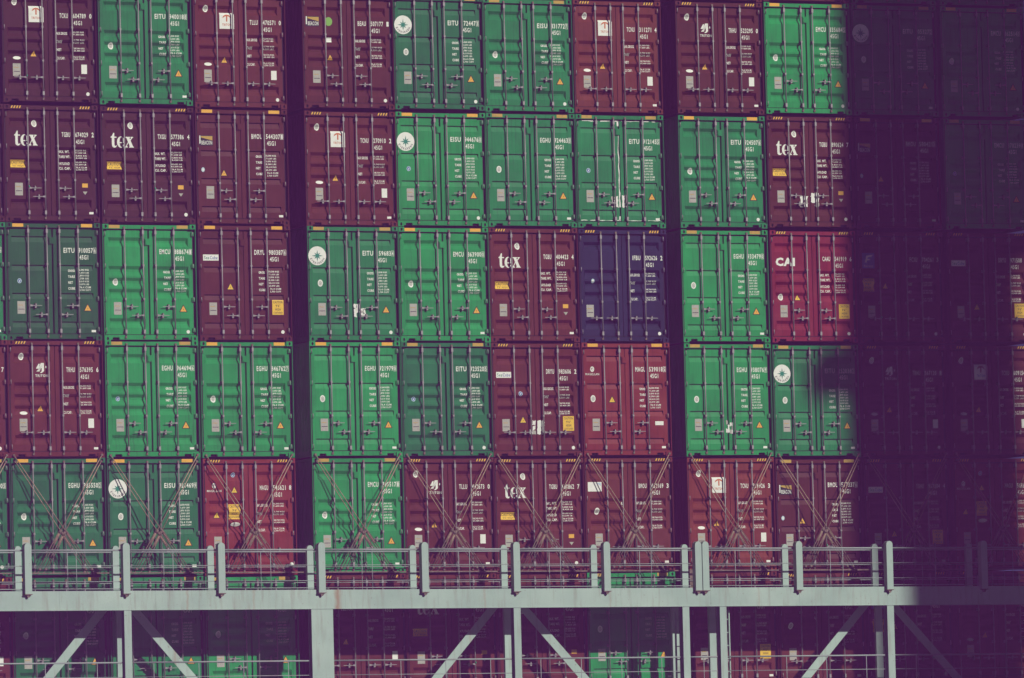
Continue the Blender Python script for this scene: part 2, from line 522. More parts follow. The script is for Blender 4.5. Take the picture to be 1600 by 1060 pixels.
def badge_mark(u, t, style=0):
    m = Mark()
    if style == 2:
        m.disc(ux(u), t, .045, .058, 'logo_pale').up(); m.disc(ux(u), t, .025, .032, 'cream')
    elif style == 1:
        m.disc(ux(u), t, .055, .06, 'logo_pale', hole=.72).disc(ux(u), t, .04, .044, 'logo_blue').up()
        m.poly([(ux(u) - .02, t + .025), (ux(u) + .012, t + .02), (ux(u) + .02, t - .03), (ux(u) - .005, t - .012)], 'cream')
    else:
        m.disc(ux(u), t, .068, .088, 'cream').up()
        m.disc(ux(u), t, .04, .055, 'grey', hole=.6).up()
        m.rect(ux(u) - .012, ux(u) + .012, t - .02, t + .024, 'grey')
    return m

def plate_mark(u, t, w=.2, h=.31):
    m = Mark(); x = ux(u)
    m.rect(x, x + w, t, t + h, 'grey').up()
    for i in range(5):
        m.rect(x + .02, x + w - .02 - .03 * (i % 3), t + .04 + i * .05, t + .055 + i * .05, 'ochre' if i == 1 else 'black') if i in (1, 3) else None
    return m

def caution_wide(u=.075, t=1.36):
    m = Mark(); x = ux(u)
    m.rect(x, x + .40, t, t + .19, 'yellow').up()
    m.text('CAUTION', x + .03, x + .37, t + .02, t + .095, 'black', .01)
    m.text("9'6\" HIGH", x + .06, x + .34, t + .115, t + .17, 'black', .0)
    return m

def caution_square(u, t, w=.30, h=.37):
    m = Mark(); x = ux(u)
    m.rect(x, x + w, t, t + h, 'yellow').up()
    m.text('CAUTION', x + .03, x + w - .03, t + .025, t + .085, 'black', .01)
    m.text("9'6\"", x + .09, x + w - .09, t + .115, t + .18, 'black', .01)
    m.text('HIGH', x + .08, x + w - .08, t + .205, t + .265, 'black', .01)
    m.text('CONTAINER', x + .03, x + w - .03, t + .295, t + .345, 'black', .0)
    return m

def star_disc():
    m = Mark(); cx, ct, r = ux(.118), .745, .238
    m.disc(cx, ct, r, r, 'cream', 40).up()
    m.disc(cx, ct, .052, .052, 'logo_green', 20)
    for j in range(8):
        a = math.pi / 4 * j + math.pi / 2; ln = .15 if j % 2 == 0 else .11
        pts = []
        for rr, da in ((.056, -.33), (ln, 0), (.056, .33)):
            pts.append((cx + rr * math.cos(a + da), ct - rr * math.sin(a + da)))
        m.poly(pts, 'logo_green')
    word = 'EVERGREEN'
    for i, ch in enumerate(word):
        a = math.radians(205 + (335 - 205) * i / 8)
        vs, fs = glyphs(ch, .01)
        xa = min(v[0] for v in vs); xb = max(v[0] for v in vs); ya = min(v[1] for v in vs); yb = max(v[1] for v in vs)
        px, py = cx + .185 * math.cos(a), -.185 * math.sin(a)
        rot = a + math.pi / 2
        pts = []
        for v in vs:
            gx = ((v[0] - xa) / (xb - xa) - .5) * .036; gy = ((v[1] - ya) / (yb - ya) - .5) * .05
            pts.append((px + gx * math.cos(rot) - gy * math.sin(rot), ct + py - (gx * math.sin(rot) + gy * math.cos(rot))))
        m.p.append((pts, fs, 'black', m.layer))
    return m

def tex_word():
    m = Mark(); x0, x1, tb, sc = ux(.118), ux(.365), 1.005, 0
    s = (x1 - x0) / 2.80; sy = .365 / 1.38
    def pl(pts): m.poly([(x0 + a * s, tb - b * sy) for a, b in pts], 'cream')
    pl([(0, .90), (0, 1.0), (.14, 1.06), (.32, 1.36), (.44, 1.36), (.44, 1.0), (.44, .90), (.44, .28), (.48, .15), (.58, .13), (.70, .2), (.74, .14), (.60, .0), (.42, -.03), (.24, .02), (.15, .14), (.13, .3), (.13, .90)])
    pl([(.44, .90), (.70, .90), (.70, 1.0), (.44, 1.0)])
    n = 22; outer = []; inner = []
    for j in range(n + 1):
        a = math.radians(332 * j / n)
        outer.append((1.22 + .47 * math.cos(a), .50 + .53 * math.sin(a)))
        th = .5 + .5 * math.cos(a - math.pi)
        inner.append((1.27 + .20 * math.cos(a), .50 + .46 * math.sin(a)))
    pts = [(x0 + a * s, tb - b * sy) for a, b in outer + inner]
    m.p.append((pts, [(j, j + 1, n + 2 + j, n + 1 + j) for j in range(n)], 'cream', m.layer))
    pl([(1.085, .40), (1.69, .40), (1.69, .495), (1.085, .495)])
    pl([(1.80, .92), (1.80, 1.0), (2.34, 1.0), (2.34, .92), (2.27, .90), (2.70, .09), (2.80, .07), (2.80, 0), (2.22, 0), (2.22, .07), (2.31, .10), (1.90, .90)])
    m.up()
    pl([(2.12, .44), (1.92, .11), (2.04, .08), (2.04, 0), (1.72, 0), (1.72, .07), (1.80, .09), (2.09, .53)])
    pl([(2.30, .55), (2.24, .66), (2.48, .90), (2.40, .93), (2.40, 1.0), (2.72, 1.0), (2.72, .93), (2.62, .90)])
    return m

def tree_sign(u=.295, t=.50, col='logo_maroon'):
    m = Mark(); x = ux(u); w, h = .385, .40
    m.rect(x, x + w, t, t + h, 'cream').up()
    cx = x + w / 2
    m.rect(cx - .018, cx + .018, t + .082, t + .215, col)
    m.poly([(cx - .115, t + .135), (cx - .095, t + .085), (cx - .05, t + .05), (cx, t + .042), (cx + .05, t + .05), (cx + .095, t + .085), (cx + .115, t + .135),
            (cx + .07, t + .105), (cx + .03, t + .0815), (cx - .03, t + .0815), (cx - .07, t + .105)][::-1], col)
    m.text('TRITON', x + .07, x + w - .07, t + .265, t + .325, 'logo_blue' if col == 'logo_maroon' else col, .02)
    return m

def triton_mark(u=.30, t=.56):
    m = Mark(); x = ux(u)
    m.poly([(x + .01, t + .21), (x + .09, t + .21), (x + .09, t + .10), (x + .13, t + .0), (x + .21, t), (x + .21, t + .20), (x + .15, t + .245), (x + .10, t + .245), (x + .15, t + .2), (x + .15, t + .13), (x + .12, t + .13)][::-1], 'cream')
    m.poly([(x + .0, t + .14), (x + .07, t + .02), (x + .10, t + .02), (x + .085, t + .14)], 'cream')
    m.disc(x + .265, t + .10, .022, .03, 'cream', 10)
    m.text('TRITON', x - .02, x + .31, t + .28, t + .345, 'cream', .02)
    return m

def beacon_plate(u=.045, t=.66, w=.37):
    m = Mark(); x = ux(u)
    m.rect(x, x + w, t, t + .26, 'black').up()
    m.poly([(x + .055, t + .02), (x + w - .01, t + .02), (x + w - .01, t + .13), (x + .055, t + .055)], 'ochre')
    m.rect(x + .015, x + .045, t + .01, t + .21, 'cream')
    m.text('BEACON', x + .07, x + w - .02, t + .135, t + .235, 'cream', .02)
    return m

def cai_word():
    m = Mark()
    return m.text('CAI', ux(.075), ux(.30), .70, .92, 'cream', .05)

def magellan_mark(u=.05, t=.60):
    m = Mark(); x = ux(u)
    m.disc(x + .19, t + .07, .055, .07, 'cream', 16, hole=.55)
    m.poly([(x + .165, t + .10), (x + .2, t + .03), (x + .215, t + .10)], 'cream')
    m.text('MAGELLAN', x, x + .38, t + .17, t + .225, 'cream', .01)
    return m

def seacube_plate(u=.06, t=.735):
    m = Mark(); x = ux(u)
    m.rect(x, x + .41, t, t + .15, 'cream').up()
    m.text('Sea', x + .03, x + .16, t + .035, t + .12, 'logo_green', .01)
    m.text('Cube', x + .18, x + .38, t + .035, t + .12, 'logo_blue', .01)
    return m

def florens_mark(u=.06, t=.56):
    m = Mark(); x = ux(u)
    m.rect(x, x + .36, t, t + .40, 'logo_blue').up()
    m.poly([(x + .08, t + .24), (x + .13, t + .07), (x + .31, t + .05), (x + .27, t + .10), (x + .165, t + .12), (x + .15, t + .16), (x + .25, t + .15), (x + .21, t + .19), (x + .14, t + .20), (x + .125, t + .26)], 'cream')
    m.text('florens', x + .05, x + .31, t + .31, t + .37, 'cream', .01)
    return m

def blank_plate(u=.045, t=.62):
    m = Mark(); x = ux(u)
    m.rect(x, x + .38, t, t + .24, 'cream').up()
    m.poly([(x + .23, t + .02), (x + .36, t + .02), (x + .36, t + .1)], 'logo_pale')
    return m

def header_plain(): return (Mark().rect(ux(.072), ux(.188), .022, .103, 'ochre'), Mark().rect(ux(.80), ux(.918), .022, .103, 'ochre'))
def header_amber(): return (Mark().rect(ux(.072), ux(.188), .022, .103, 'amber'), Mark().rect(ux(.80), ux(.918), .022, .103, 'amber'))
def header_stripes():
    out = []
    for a in (.075, .805):
        m = Mark(); x = ux(a)
        m.rect(x, x + .285, .025, .095, 'black').up()
        for j in range(4):
            xx = x + .008 + j * .07
            m.poly([(xx, .092), (xx + .035, .092), (xx + .062, .028), (xx + .027, .028)], 'amber')
        out.append(m)
    return tuple(out)

def torn_paper(seed, u0, u1, t0, t1):
    """scraps of a sheet pasted over the seam and torn when the doors were opened"""
    rnd = random.Random(seed); m = Mark()
    cols, rows = 2, 3
    w, h = (ux(u1) - ux(u0)) / cols, (t1 - t0) / rows
    for i in range(cols):
        for j in range(rows):
            if rnd.random() < .16: continue
            x, t = ux(u0) + i * w, t0 + j * h
            def p(a, c): return (x + w * (a + rnd.uniform(-.22, .12)), t + h * (c + rnd.uniform(-.2, .2)))
            pts = [p(0, 1), p(.5, 1.05), p(1, 1), p(1.0, .5), p(1, 0), p(.5, -.02), p(0, 0), p(.03, .5)]
            m.poly(pts, 'cream' if rnd.random() < .75 else 'grey'); m.layer = (m.layer + 1) % 6
    return m

# ------------------------------------------------------------------ what stands where
G1, G2, G3, G4 = (.007, .275, .070), (.005, .195, .058), (.005, .145, .048), (.005, .090, .028)
MA, MB_, MC, MD = (.082, .018, .014), (.108, .024, .018), (.135, .032, .020), (.052, .014, .013)  # MD: maroon with the lens falloff at the left put into the paint
RE, CR, BL, BR = (.195, .034, .026), (.20, .021, .034), (.010, .017, .050), (.18, .040, .024)
# kind, prefix, digits, check, colour
S = {
 (1,1): ('sign', 'TCKU', '604789', '0', MD), (1,2): ('gA', 'EITU', '940018', '8', G2), (1,3): ('sign', 'TLLU', '470571', '0', MB_),
 (1,4): ('beaconA', 'BEAU', '507177', '1', MA), (1,5): ('gBd', 'EITU', '172447', '3', G3), (1,6): ('gA', 'EISU', '831772', '7', G2),
 (1,7): ('sign', 'TCNU', '311271', '4', MC), (1,8): ('mark', 'TRHU', '523295', '0', MA), (1,9): ('gA', 'EMCU', '835684', '5', G1),
 (1,10): ('gBd', 'EITU', '105327', '2', G2), (1,11): ('gA', 'EMCU', '862514', '0', G1),
 (2,0): ('mark', 'TRHU', '518204', '5', MD),
 (2,1): ('tex', 'TGBU', '674029', '2', MD), (2,2): ('tex', 'TXGU', '577386', '4', MD), (2,3): ('beaconB', 'BMOU', '544307', '1', MA),
 (2,4): ('sign', 'TCNU', '270910', '2', MB_), (2,5): ('gBd', 'EISU', '944676', '0', G1), (2,6): ('gB', 'EGHU', '924463', '3', G2),
 (2,7): ('gBw', 'EITU', '912145', '5', G2), (2,8): ('gA', 'EITU', '924507', '6', G2), (2,9): ('texp', 'TGBU', '890624', '7', MA),
 (2,10): ('beaconB', 'BMOU', '580421', '3', MA), (2,11): ('gA', 'EMCU', '870239', '8', G1),
 (3,0): ('gA', 'EGHU', '907513', '6', G2),
 (3,1): ('gB', 'EITU', '910057', '6', G4), (3,2): ('gA', 'EMCU', '888674', '1', G1), (3,3): ('seaB', 'DRYU', '980387', '6', MA),
 (3,4): ('gBdp', 'EITU', '159683', '4', G2), (3,5): ('gA', 'EMCU', '863900', '0', G1), (3,6): ('tex', 'TGBU', '404423', '4', MB_),
 (3,7): ('ifb', 'IFBU', '592626', '2', BL), (3,8): ('gB', 'EGHU', '933479', '0', G1), (3,9): ('cai', 'CAAU', '541919', '6', CR),
 (3,10): ('flo', 'FCIU', '704261', '3', MA), (3,11): ('seaAc', 'DRYU', '971508', '1', MA),
 (4,0): ('mark', 'TRHU', '530618', '7', MB_),
 (4,1): ('mark', 'TRHU', '576395', '6', MB_), (4,2): ('gA', 'EGHU', '964694', '6', G1), (4,3): ('gA', 'EGHU', '846762', '7', G1),
 (4,4): ('gB', 'EGHU', '921979', '8', G1), (4,5): ('gA', 'EITU', '923520', '5', G3), (4,6): ('seaAp', 'DRYU', '983606', '2', MB_),
 (4,7): ('magB', 'MAGU', '539018', '5', RE), (4,8): ('gBp', 'EGHU', '938076', '9', G1), (4,9): ('gBd', 'EITU', '252038', '2', G2),
 (4,10): ('mark', 'TRHU', '567120', '1', MA), (4,11): ('sign', 'TCKU', '609154', '8', MA),
 (5,0): ('gA', 'EGHU', '931740', '5', G3),
 (5,1): ('gA', 'EGHU', '935550', '2', G3), (5,2): ('gBd', 'EISU', '921469', '9', G3), (5,3): ('magA', 'MAGU', '546621', '8', RE),
 (5,4): ('gA', 'EMCU', '899517', '1', G1), (5,5): ('mark', 'TLLU', '492673', '0', MB_), (5,6): ('tex', 'TGBU', '680862', '7', MB_),
 (5,7): ('blank', 'BMOU', '452169', '3', MC), (5,8): ('sign', 'TCNU', '316926', '3', BR), (5,9): ('beaconB', 'BMOU', '577337', '6', MA),
 (5,10): ('seaAc', 'TGHU', '967204', '4', MB_), (5,11): ('magA', 'MAGU', '543307', '2', BR),
 (6,0): ('mark', 'TRHU', '520377', '2', MB_),
 (6,1): ('gA', 'EGHU', '962048', '3', G3), (6,2): ('gB', 'EITU', '917340', '2', G2), (6,3): ('gA', 'EMCU', '881295', '6', G1),
 (6,4): ('mark', 'TRHU', '570263', '4', MB_), (6,5): ('tex', 'TGBU', '663108', '5', MB_), (6,6): ('tex', 'TXGU', '571946', '1', MB_),
 (6,7): ('gB', 'EITU', '930812', '7', G1), (6,8): ('seaAc', 'DRYU', '977416', '0', MB_), (6,9): ('blank', 'BMOU', '466023', '8', MB_),
 (6,10): ('flo', 'FCIU', '719530', '6', MA), (6,11): ('mark', 'TRHU', '588402', '9', MC),
 (0,5): ('gB', 'EITU', '', '', G2), (0,6): ('mark', 'TRHU', '', '', MA), (0,7): ('mark', 'TCNU', '', '', MB_), (0,8): ('mark', 'TRHU', '', '', MB_),
 (0,9): ('mark', 'TCNU', '', '', MA), (0,10): ('gA', 'EGHU', '', '', G2), (0,11): ('gA', 'EGHU', '', '', G2),
}
PITCH = 2.922
DECK = 0.0
BASE_X = {0: -3.712, 1: -1.258, 2: 1.238, 3: 3.731, 4: 6.623, 5: 9.074, 6: 11.530, 7: 13.998,
          8: 16.852, 9: 19.342, 10: 21.85, 11: 24.42}
# small real misalignments of the stacks (metres), by tier and column
DZ = {1: [.026, .026, .010, -.036, -.005, .010, -.011, -.002, .031, .058, .058, .058],
      2: [.002, .002, -.016, -.026, -.036, -.023, -.011, -.010, .008, .036, .036, .036],
      3: [.008, .008, -.005, -.005, -.006, -.013, -.008, -.019, -.010, -.008, -.008, -.008],
      4: [.040, .040, .028, .016, .023, .010, -.002, .002, -.010, -.038, -.038, -.038]}
DZ[0] = DZ[1]; DZ[5] = [a * 1.5 for a in DZ[4]]; DZ[6] = [a * 1.7 for a in DZ[4]]

TIER = {0: 'tier cut by top edge', 1: 'top tier', 2: 'second tier', 3: 'third tier', 4: 'fourth tier', 5: 'fifth tier', 6: 'sixth tier under bridge'}
COLN = {0: 'cut column at left edge', 1: 'left block first full column', 2: 'left block second full column', 3: 'left block third full column',
        4: 'middle block first column', 5: 'middle block second column', 6: 'middle block third column', 7: 'middle block fourth column',
        8: 'right block first column', 9: 'right block second column', 10: 'right block third column', 11: 'right block fourth column'}
FEAT = {'gA': 'with ribbed doors', 'gB': 'with flat-panel doors', 'gBd': 'with round star emblem', 'gBdp': 'with star emblem, torn paper', 'gBp': 'with torn paper scrap',
        'gBw': 'with white-streaked door seam', 'sign': 'with square white sign', 'mark': 'with small white mark', 'tex': 'with bold white wordmark',
        'texp': 'with wordmark and torn paper', 'beaconA': 'with lime dot', 'beaconB': 'with dark beam plate', 'seaB': 'with caution sticker', 'seaA': 'with white strip sign',
        'seaAp': 'with torn white paper', 'seaAc': 'with yellow caution sticker', 'ifb': 'with white oval sticker', 'magB': 'with flat-panel doors',
        'magA': 'with ribbed doors', 'cai': 'with white block letters', 'flo': 'with square leaf logo', 'blank': 'with blank white plate'}
CNAME = {G1: 'bright green', G2: 'green', G3: 'deep green', G4: 'dull dark green', MA: 'maroon', MB_: 'maroon', MC: 'reddish maroon', MD: 'dark maroon',
         RE: 'red', CR: 'crimson', BL: 'navy blue', BR: 'rusty red'}

def add_part(name, me, parent, color=None, loc=None): return link(name, me, parent, color, loc)

def make_container(row, col, spec):
    kind, pre, dig, chk, colr = spec
    rnd = random.Random(row * 31 + col)
    k = rnd.uniform(.93, 1.08)
    paint = tuple(c * k for c in colr)
    green = kind.startswith('g')
    dk = 'flat' if kind.startswith('gB') or kind in ('beaconB', 'seaB', 'magB') else 'ribbed'
    z = (6 - row) * PITCH + DZ[row][col]
    x = BASE_X[col] + rnd.uniform(-.006, .006)
    dark = (col >= 10) or row in (0, 6)
    num = '' if dark or not dig else ' numbered ' + dig
    label = f'{CNAME[colr]} container{num} {FEAT[kind]}, {TIER[row]}, {COLN[col]}'
    if row == 0: label = f'{CNAME[colr]} container sill cut by top edge, {COLN[col]}'
    if row == 6: label = f'{CNAME[colr]} container ' + ('with bold wordmark ' if kind == 'tex' else '') + f'behind bridge, sixth tier, {COLN[col]}'
    if col == 0: label = f'sliver of {CNAME[colr]} container, {TIER[row]}, {COLN[0]}'
    if len(label.split()) > 16: print('LONG', label)
    root = empty('shipping_container', (x, rnd.uniform(-.008, .008), z), label, 'shipping container', 'containers stacked on the ship')
    add_part('body', BODY, root, paint); add_part('end_frame', FRAME, root, paint)
    add_part('rubber_seal', GASKET, root)
    for s in (-1, 1):
        for zz in (0, H - .118):
            c = add_part('corner_casting', CAST, root, paint, (-W / 2, 0, zz) if s < 0 else (W / 2 - .162, 0, zz))
    doors = {s: add_part('door', DOORS[(dk, s, green)], root, paint) for s in (-1, 1)}
    off = (.067, .264) if green else (.071, .246)
    bars = {-1: (.5 - off[1], .5 - off[0]), 1: (.5 + off[0], .5 + off[1])}
    if green or kind in ('beaconB', 'seaB', 'magB'): hs = [(-1, 0, 1, 2.04), (-1, 1, -1, 2.26), (1, 1, -1, 2.04), (1, 0, 1, 2.26)]
    elif kind.startswith('tex') or kind in ('beaconA', 'cai'): hs = [(-1, 0, 1, 2.06), (-1, 1, -1, 2.27), (1, 0, 1, 2.06), (1, 1, -1, 2.27)]
    else: hs = [(-1, 0, -1, 2.27), (-1, 1, -1, 2.27), (1, 0, 1, 2.27), (1, 1, 1, 2.27)]
    for s in (-1, 1):
        for u in bars[s]: add_part('locking_bar', BAR, doors[s], None, (ux(u), 0, 0))
        for t in (.235, 1.03, 1.86, 2.62):
            add_part('hinge', HINGE, doors[s], paint, (s * (W / 2 - .072), 0, zt(t)))
    for s, i, d, t in hs:
        add_part('bar_handle', HANDLE[d], doors[s], None, (ux(bars[s][i]), 0, zt(t)))
    if green or dk == 'flat':
        add_part('lock_guard', GUARD, doors[-1], paint)
    if row == 0: return root
    # ---- marks: sub-parts of the door they are on
    hkey = ('amber' if rnd.random() < .45 else 'plain') if (green or dk == 'flat') else 'stripes'
    def mk_header(h): return [m.mesh('header_sticker', .030) for m in {'amber': header_amber, 'plain': header_plain, 'stripes': header_stripes}[h]()]
    for me in shared(('header', hkey), lambda: mk_header(hkey)):
        add_part('header_sticker', me, root)
    Lf, Rt = doors[-1], doors[1]
    add_part('serial_number', serial_mark(pre, dig, chk, green or dk == 'flat').mesh('serial_number', dk), Rt)
    ws = 'green' if (green or dk == 'flat') else 'tex' if kind.startswith('tex') or kind == 'cai' else 'plain'
    add_part('weight_table', shared(('w', ws, dk), lambda: weights_mark(ws).mesh('weight_table', dk)), Rt)
    def sh(name, par, fn, *a):
        return add_part(name, shared((name, fn.__name__, a, dk), lambda: fn(*a).mesh(name, dk)), par)
    sh('identification_plate', Lf, plate_mark, .118 if not kind == 'ifb' else .085, 1.93)
    small = Mark().rect(ux(.90), ux(.945), 2.635, 2.69, 'cream')
    if rnd.random() < .7:
        add_part('small_label', shared(('small', dk), lambda: small.mesh('small_label', dk)), Rt)
    else:
        add_part('small_label', shared(('smalld', dk), lambda: Mark().disc(ux(.91), 2.66, .045, .045, 'cream').mesh('small_label', dk)), Rt)
    if green:
        sh('round_badge', Lf, badge_mark, .145, 1.43, rnd.choice((0, 0, 0, 1)))
        sh('warning_triangle', Rt, triangle_mark, .862, 1.98, .22)
        if 'd' in kind: sh('round_emblem', Lf, star_disc)
        if kind == 'gBw':
            m = Mark(); q = random.Random(4)
            def run(n, f):                      # ragged strip of old sealing tape
                e = [f(j / n) for j in range(n + 1)]
                for (xa, ta, wa, va), (xb, tb, wb, vb) in zip(e, e[1:]):
                    if q.random() < .12: continue
                    m.poly([(xa - wa, ta + va), (xb - wb, tb + vb), (xb + wb, tb - vb), (xa + wa, ta - va)], 'cream')
            run(22, lambda k: (-.022 + q.uniform(-.012, .012), .17 + 2.54 * k, (.006 + .016 * k) * q.uniform(.5, 1.2) + (.02 if k < .08 else 0), 0))
            run(26, lambda k: (ux(.05) + k * .9 * W, .160 + q.uniform(-.006, .006), 0, q.uniform(.003, .013)))
            run(26, lambda k: (ux(.05) + k * .9 * W, 2.70 + q.uniform(-.006, .006), 0, q.uniform(.002, .011)))
            add_part('white_streak', m.mesh('white_streak', DY - .002), Lf)
            add_part('torn_paper', torn_paper(3, .40, .475, 2.08, 2.36).mesh('torn_paper', DY - .003), Lf)
            add_part('torn_paper', torn_paper(5, .52, .575, 2.06, 2.36).mesh('torn_paper', DY - .003), Rt)
        if kind == 'gBdp':
            add_part('torn_paper', torn_paper(8, .505, .57, 1.96, 2.27).mesh('torn_paper', DY - .003), Rt)
            add_part('torn_paper', torn_paper(9, .585, .635, 2.06, 2.25).mesh('torn_paper', DY - .003), Rt)
        if kind == 'gBp':
            add_part('torn_paper', torn_paper(12, .475, .515, 1.98, 2.29).mesh('torn_paper', DY - .003), Lf)
            add_part('torn_paper', torn_paper(13, .52, .56, 2.03, 2.30).mesh('torn_paper', DY - .003), Rt)
    elif kind.startswith('tex'):
        sh('wordmark', Lf, tex_word); sh('round_badge', Lf, badge_mark, .335, .46, 0)
        sh('caution_sticker', Lf, caution_wide)
        add_part('orange_label', shared('ol', lambda: Mark().rect(ux(.83), ux(.89), 1.93, 2.03, 'amber').mesh('orange_label', DY)), Rt)
        add_part('down_triangle', shared('dt', lambda: Mark().poly([(ux(.835), 2.13), (ux(.86), 2.21), (ux(.885), 2.13)][::1], 'grey').mesh('down_triangle', DY)), Rt)
        if kind == 'texp':
            add_part('torn_paper', torn_paper(21, .385, .47, 2.07, 2.34).mesh('torn_paper', DY - .003), Lf)
            add_part('torn_paper', torn_paper(22, .505, .60, 1.98, 2.34).mesh('torn_paper', DY - .003), Rt)
    elif kind in ('sign', 'mark'):
        if kind == 'sign': sh('logo_sign', Lf, tree_sign, .295, .50, rnd.choice(('logo_maroon', 'logo_orange')))
        else: sh('logo_mark', Lf, triton_mark)
        sh('round_badge', Lf, badge_mark, .15, .40, 0)
        sh('warning_triangle', Lf, triangle_mark, .345, 1.58, .2)
        add_part('oval_label', shared(('oval', dk), lambda: Mark().disc(ux(.165), 1.79, .1, .042, 'cream', 20).mesh('oval_label', dk)), Lf)
        add_part('white_label', shared(('wl', dk), lambda: Mark().rect(ux(.845), ux(.905), 1.93, 2.16, 'cream').mesh('white_label', dk)), Rt)
    elif kind.startswith('beacon'):
        sh('logo_plate', Lf, beacon_plate, .045, .56 if kind == 'beaconA' else .66)
        sh('warning_triangle', Lf, triangle_mark, .31, 1.5, .2)
        if kind == 'beaconA':
            add_part('lime_dot', Mark().disc(ux(.30), .69, .10, .11, 'lime').mesh('lime_dot', dk), Lf)
            add_part('white_label', Mark().rect(ux(.275), ux(.335), 1.09, 1.21, 'cream').mesh('white_label', dk), Lf)
        else: sh('round_badge', Lf, badge_mark, .085, 1.52, 2)
    elif kind.startswith('sea'):
        sh('logo_plate', Lf, seacube_plate)
        sh('warning_triangle', Lf, triangle_mark, .35, 1.43 if kind == 'seaB' else 1.85, .21, 'yellow')
        sh('caution_sticker', Rt, caution_square, .80, 1.86)
        if kind == 'seaAp':
            sh('round_badge', Lf, badge_mark, .33, 1.29, 1)
            add_part('torn_paper', torn_paper(31, .415, .49, 1.97, 2.32).mesh('torn_paper', DY - .003), Lf)
            add_part('torn_paper', torn_paper(33, .51, .59, 1.96, 2.33).mesh('torn_paper', DY - .003), Rt)
    elif kind == 'ifb':
        sh('round_badge', Lf, badge_mark, .165, 1.32, 2)
    elif kind.startswith('mag'):
        sh('logo_mark', Lf, magellan_mark)
        if kind == 'magB':
            sh('round_badge', Lf, badge_mark, .13, 1.42, 0); sh('warning_triangle', Lf, triangle_mark, .345, 1.34, .21, 'yellow')
            add_part('white_label', Mark().rect(ux(.83), ux(.925), 2.0, 2.1, 'cream').mesh('white_label', dk), Rt)
        else:
            sh('warning_triangle', Lf, triangle_mark, .345, .68, .2, 'yellow')
            sh('warning_triangle', Lf, triangle_mark, .155, 1.3, .2, 'yellow')
            add_part('caution_sticker', shared('mcs', lambda: caution_square(.285, 1.13, .30, .37).mesh('caution_sticker', dk)), Lf)
            add_part('white_label', shared('mwl', lambda: Mark().disc(ux(.35), 1.63, .13, .05, 'cream').mesh('white_label', dk)), Lf)
            add_part('round_badge', shared('mrb', lambda: badge_mark(.34, .40, 1).mesh('round_badge', dk)), Lf)
    elif kind == 'cai':
        sh('wordmark', Lf, cai_word); sh('round_badge', Lf, badge_mark, .13, 1.72, 0)
        sh('warning_triangle', Lf, triangle_mark, .325, 1.63, .2, 'yellow'); sh('caution_sticker', Rt, caution_square, .80, 1.90)
    elif kind == 'flo':
        sh('logo_plate', Lf, florens_mark)
        sh('warning_triangle', Lf, triangle_mark, .335, 1.32, .2, 'yellow')
        add_part('caution_sticker', shared('fcs', lambda: caution_square(.06, 1.22, .34, .34).mesh('caution_sticker', dk)), Lf)
    elif kind == 'blank':
        sh('logo_plate', Lf, blank_plate); sh('round_badge', Lf, badge_mark, .145, 1.36, 0)
        add_part('white_label', shared('bwl', lambda: Mark().rect(ux(.43), ux(.465), 1.13, 1.2, 'cream').rect(ux(.475), ux(.487), 1.14, 1.22, 'cream').mesh('white_label', dk)), Lf)
    if rnd.random() < .22:
        mb = MB(); mb.tube((0, -.04, 0), (0, -.015, .03), .014, 'seal_green', 6)
        s, i, d, t = hs[rnd.randrange(4)]
        add_part('door_seal', shared('seal', lambda: mb.mesh('door_seal')), doors[s], None, (ux(bars[s][i]), 0, zt(t - .02)))
    return root

for (row, col), spec in sorted(S.items()):
    make_container(row, col, spec)

# ------------------------------------------------------------------ lashing bridge
SL = -.0076                                   # the bridge sits a touch out of level with the stacks
def bz(x): return 2.553 + SL * x              # top of the main beam
YF, YR = -1.63, -.60
PX = [-5.128, -2.638, -0.128, 2.332, 4.952, 7.687, 10.147, 12.597, 15.107, 15.307, 17.912, 20.457, 23.152, 25.672]
LX0, LX1 = -5.6, 27.2

bridge = empty('lashing_bridge', (10.0, -.9, -.35), 'pale grey-green steel lashing bridge with wide beam in front of the lower containers', 'lashing bridge')
def bpart(name, mb): 
    o = link(name, mb.mesh(name)); o.parent = bridge
    o.matrix_parent_inverse = Matrix.Translation(-Vector(bridge.location)); return o

def slopebox(mb, x0, x1, y0, y1, a0, a1, k):
    """box whose top and bottom follow the bridge's slope; a0, a1 are heights from the beam's top"""
    i = len(mb.v)
    for y in (y0, y1):
        for x, a in ((x0, a0), (x1, a0), (x1, a1), (x0, a1)): mb.v.append((x, y, bz(x) + a))
    for q in ((0,1,2,3),(5,4,7,6),(4,0,3,7),(1,5,6,2),(3,2,6,7),(4,5,1,0)):
        mb.f.append(tuple(i + a for a in q)); mb.m.append(mb.mi(k)); mb.s.append(False)

mb = MB(); slopebox(mb, LX0, LX1, YF, YF + .03, -.455, 0, 'bridge')
slopebox(mb, LX0, LX1, YF - .012, YF + .22, -.475, -.4555, 'bridge')
for q in range(13): slopebox(mb, -4.3 + q * 2.47, -4.288 + q * 2.47, YF - .004, YF - .0002, -.455, -.002, 'bridge')
bpart('main_beam', mb)
mb = MB(); slopebox(mb, LX0, LX1, YR, YR + .03, -.455, 0, 'bridge'); bpart('rear_beam', mb)
mb = MB(); slopebox(mb, LX0, LX1, YF + .0305, YR - .0005, -.06, -.02, 'bridge'); bpart('upper_walkway', mb)
mb = MB(); slopebox(mb, LX0, LX1, YF + .1, YR + .03, -2.80, -2.72, 'bridge'); bpart('lower_walkway', mb)

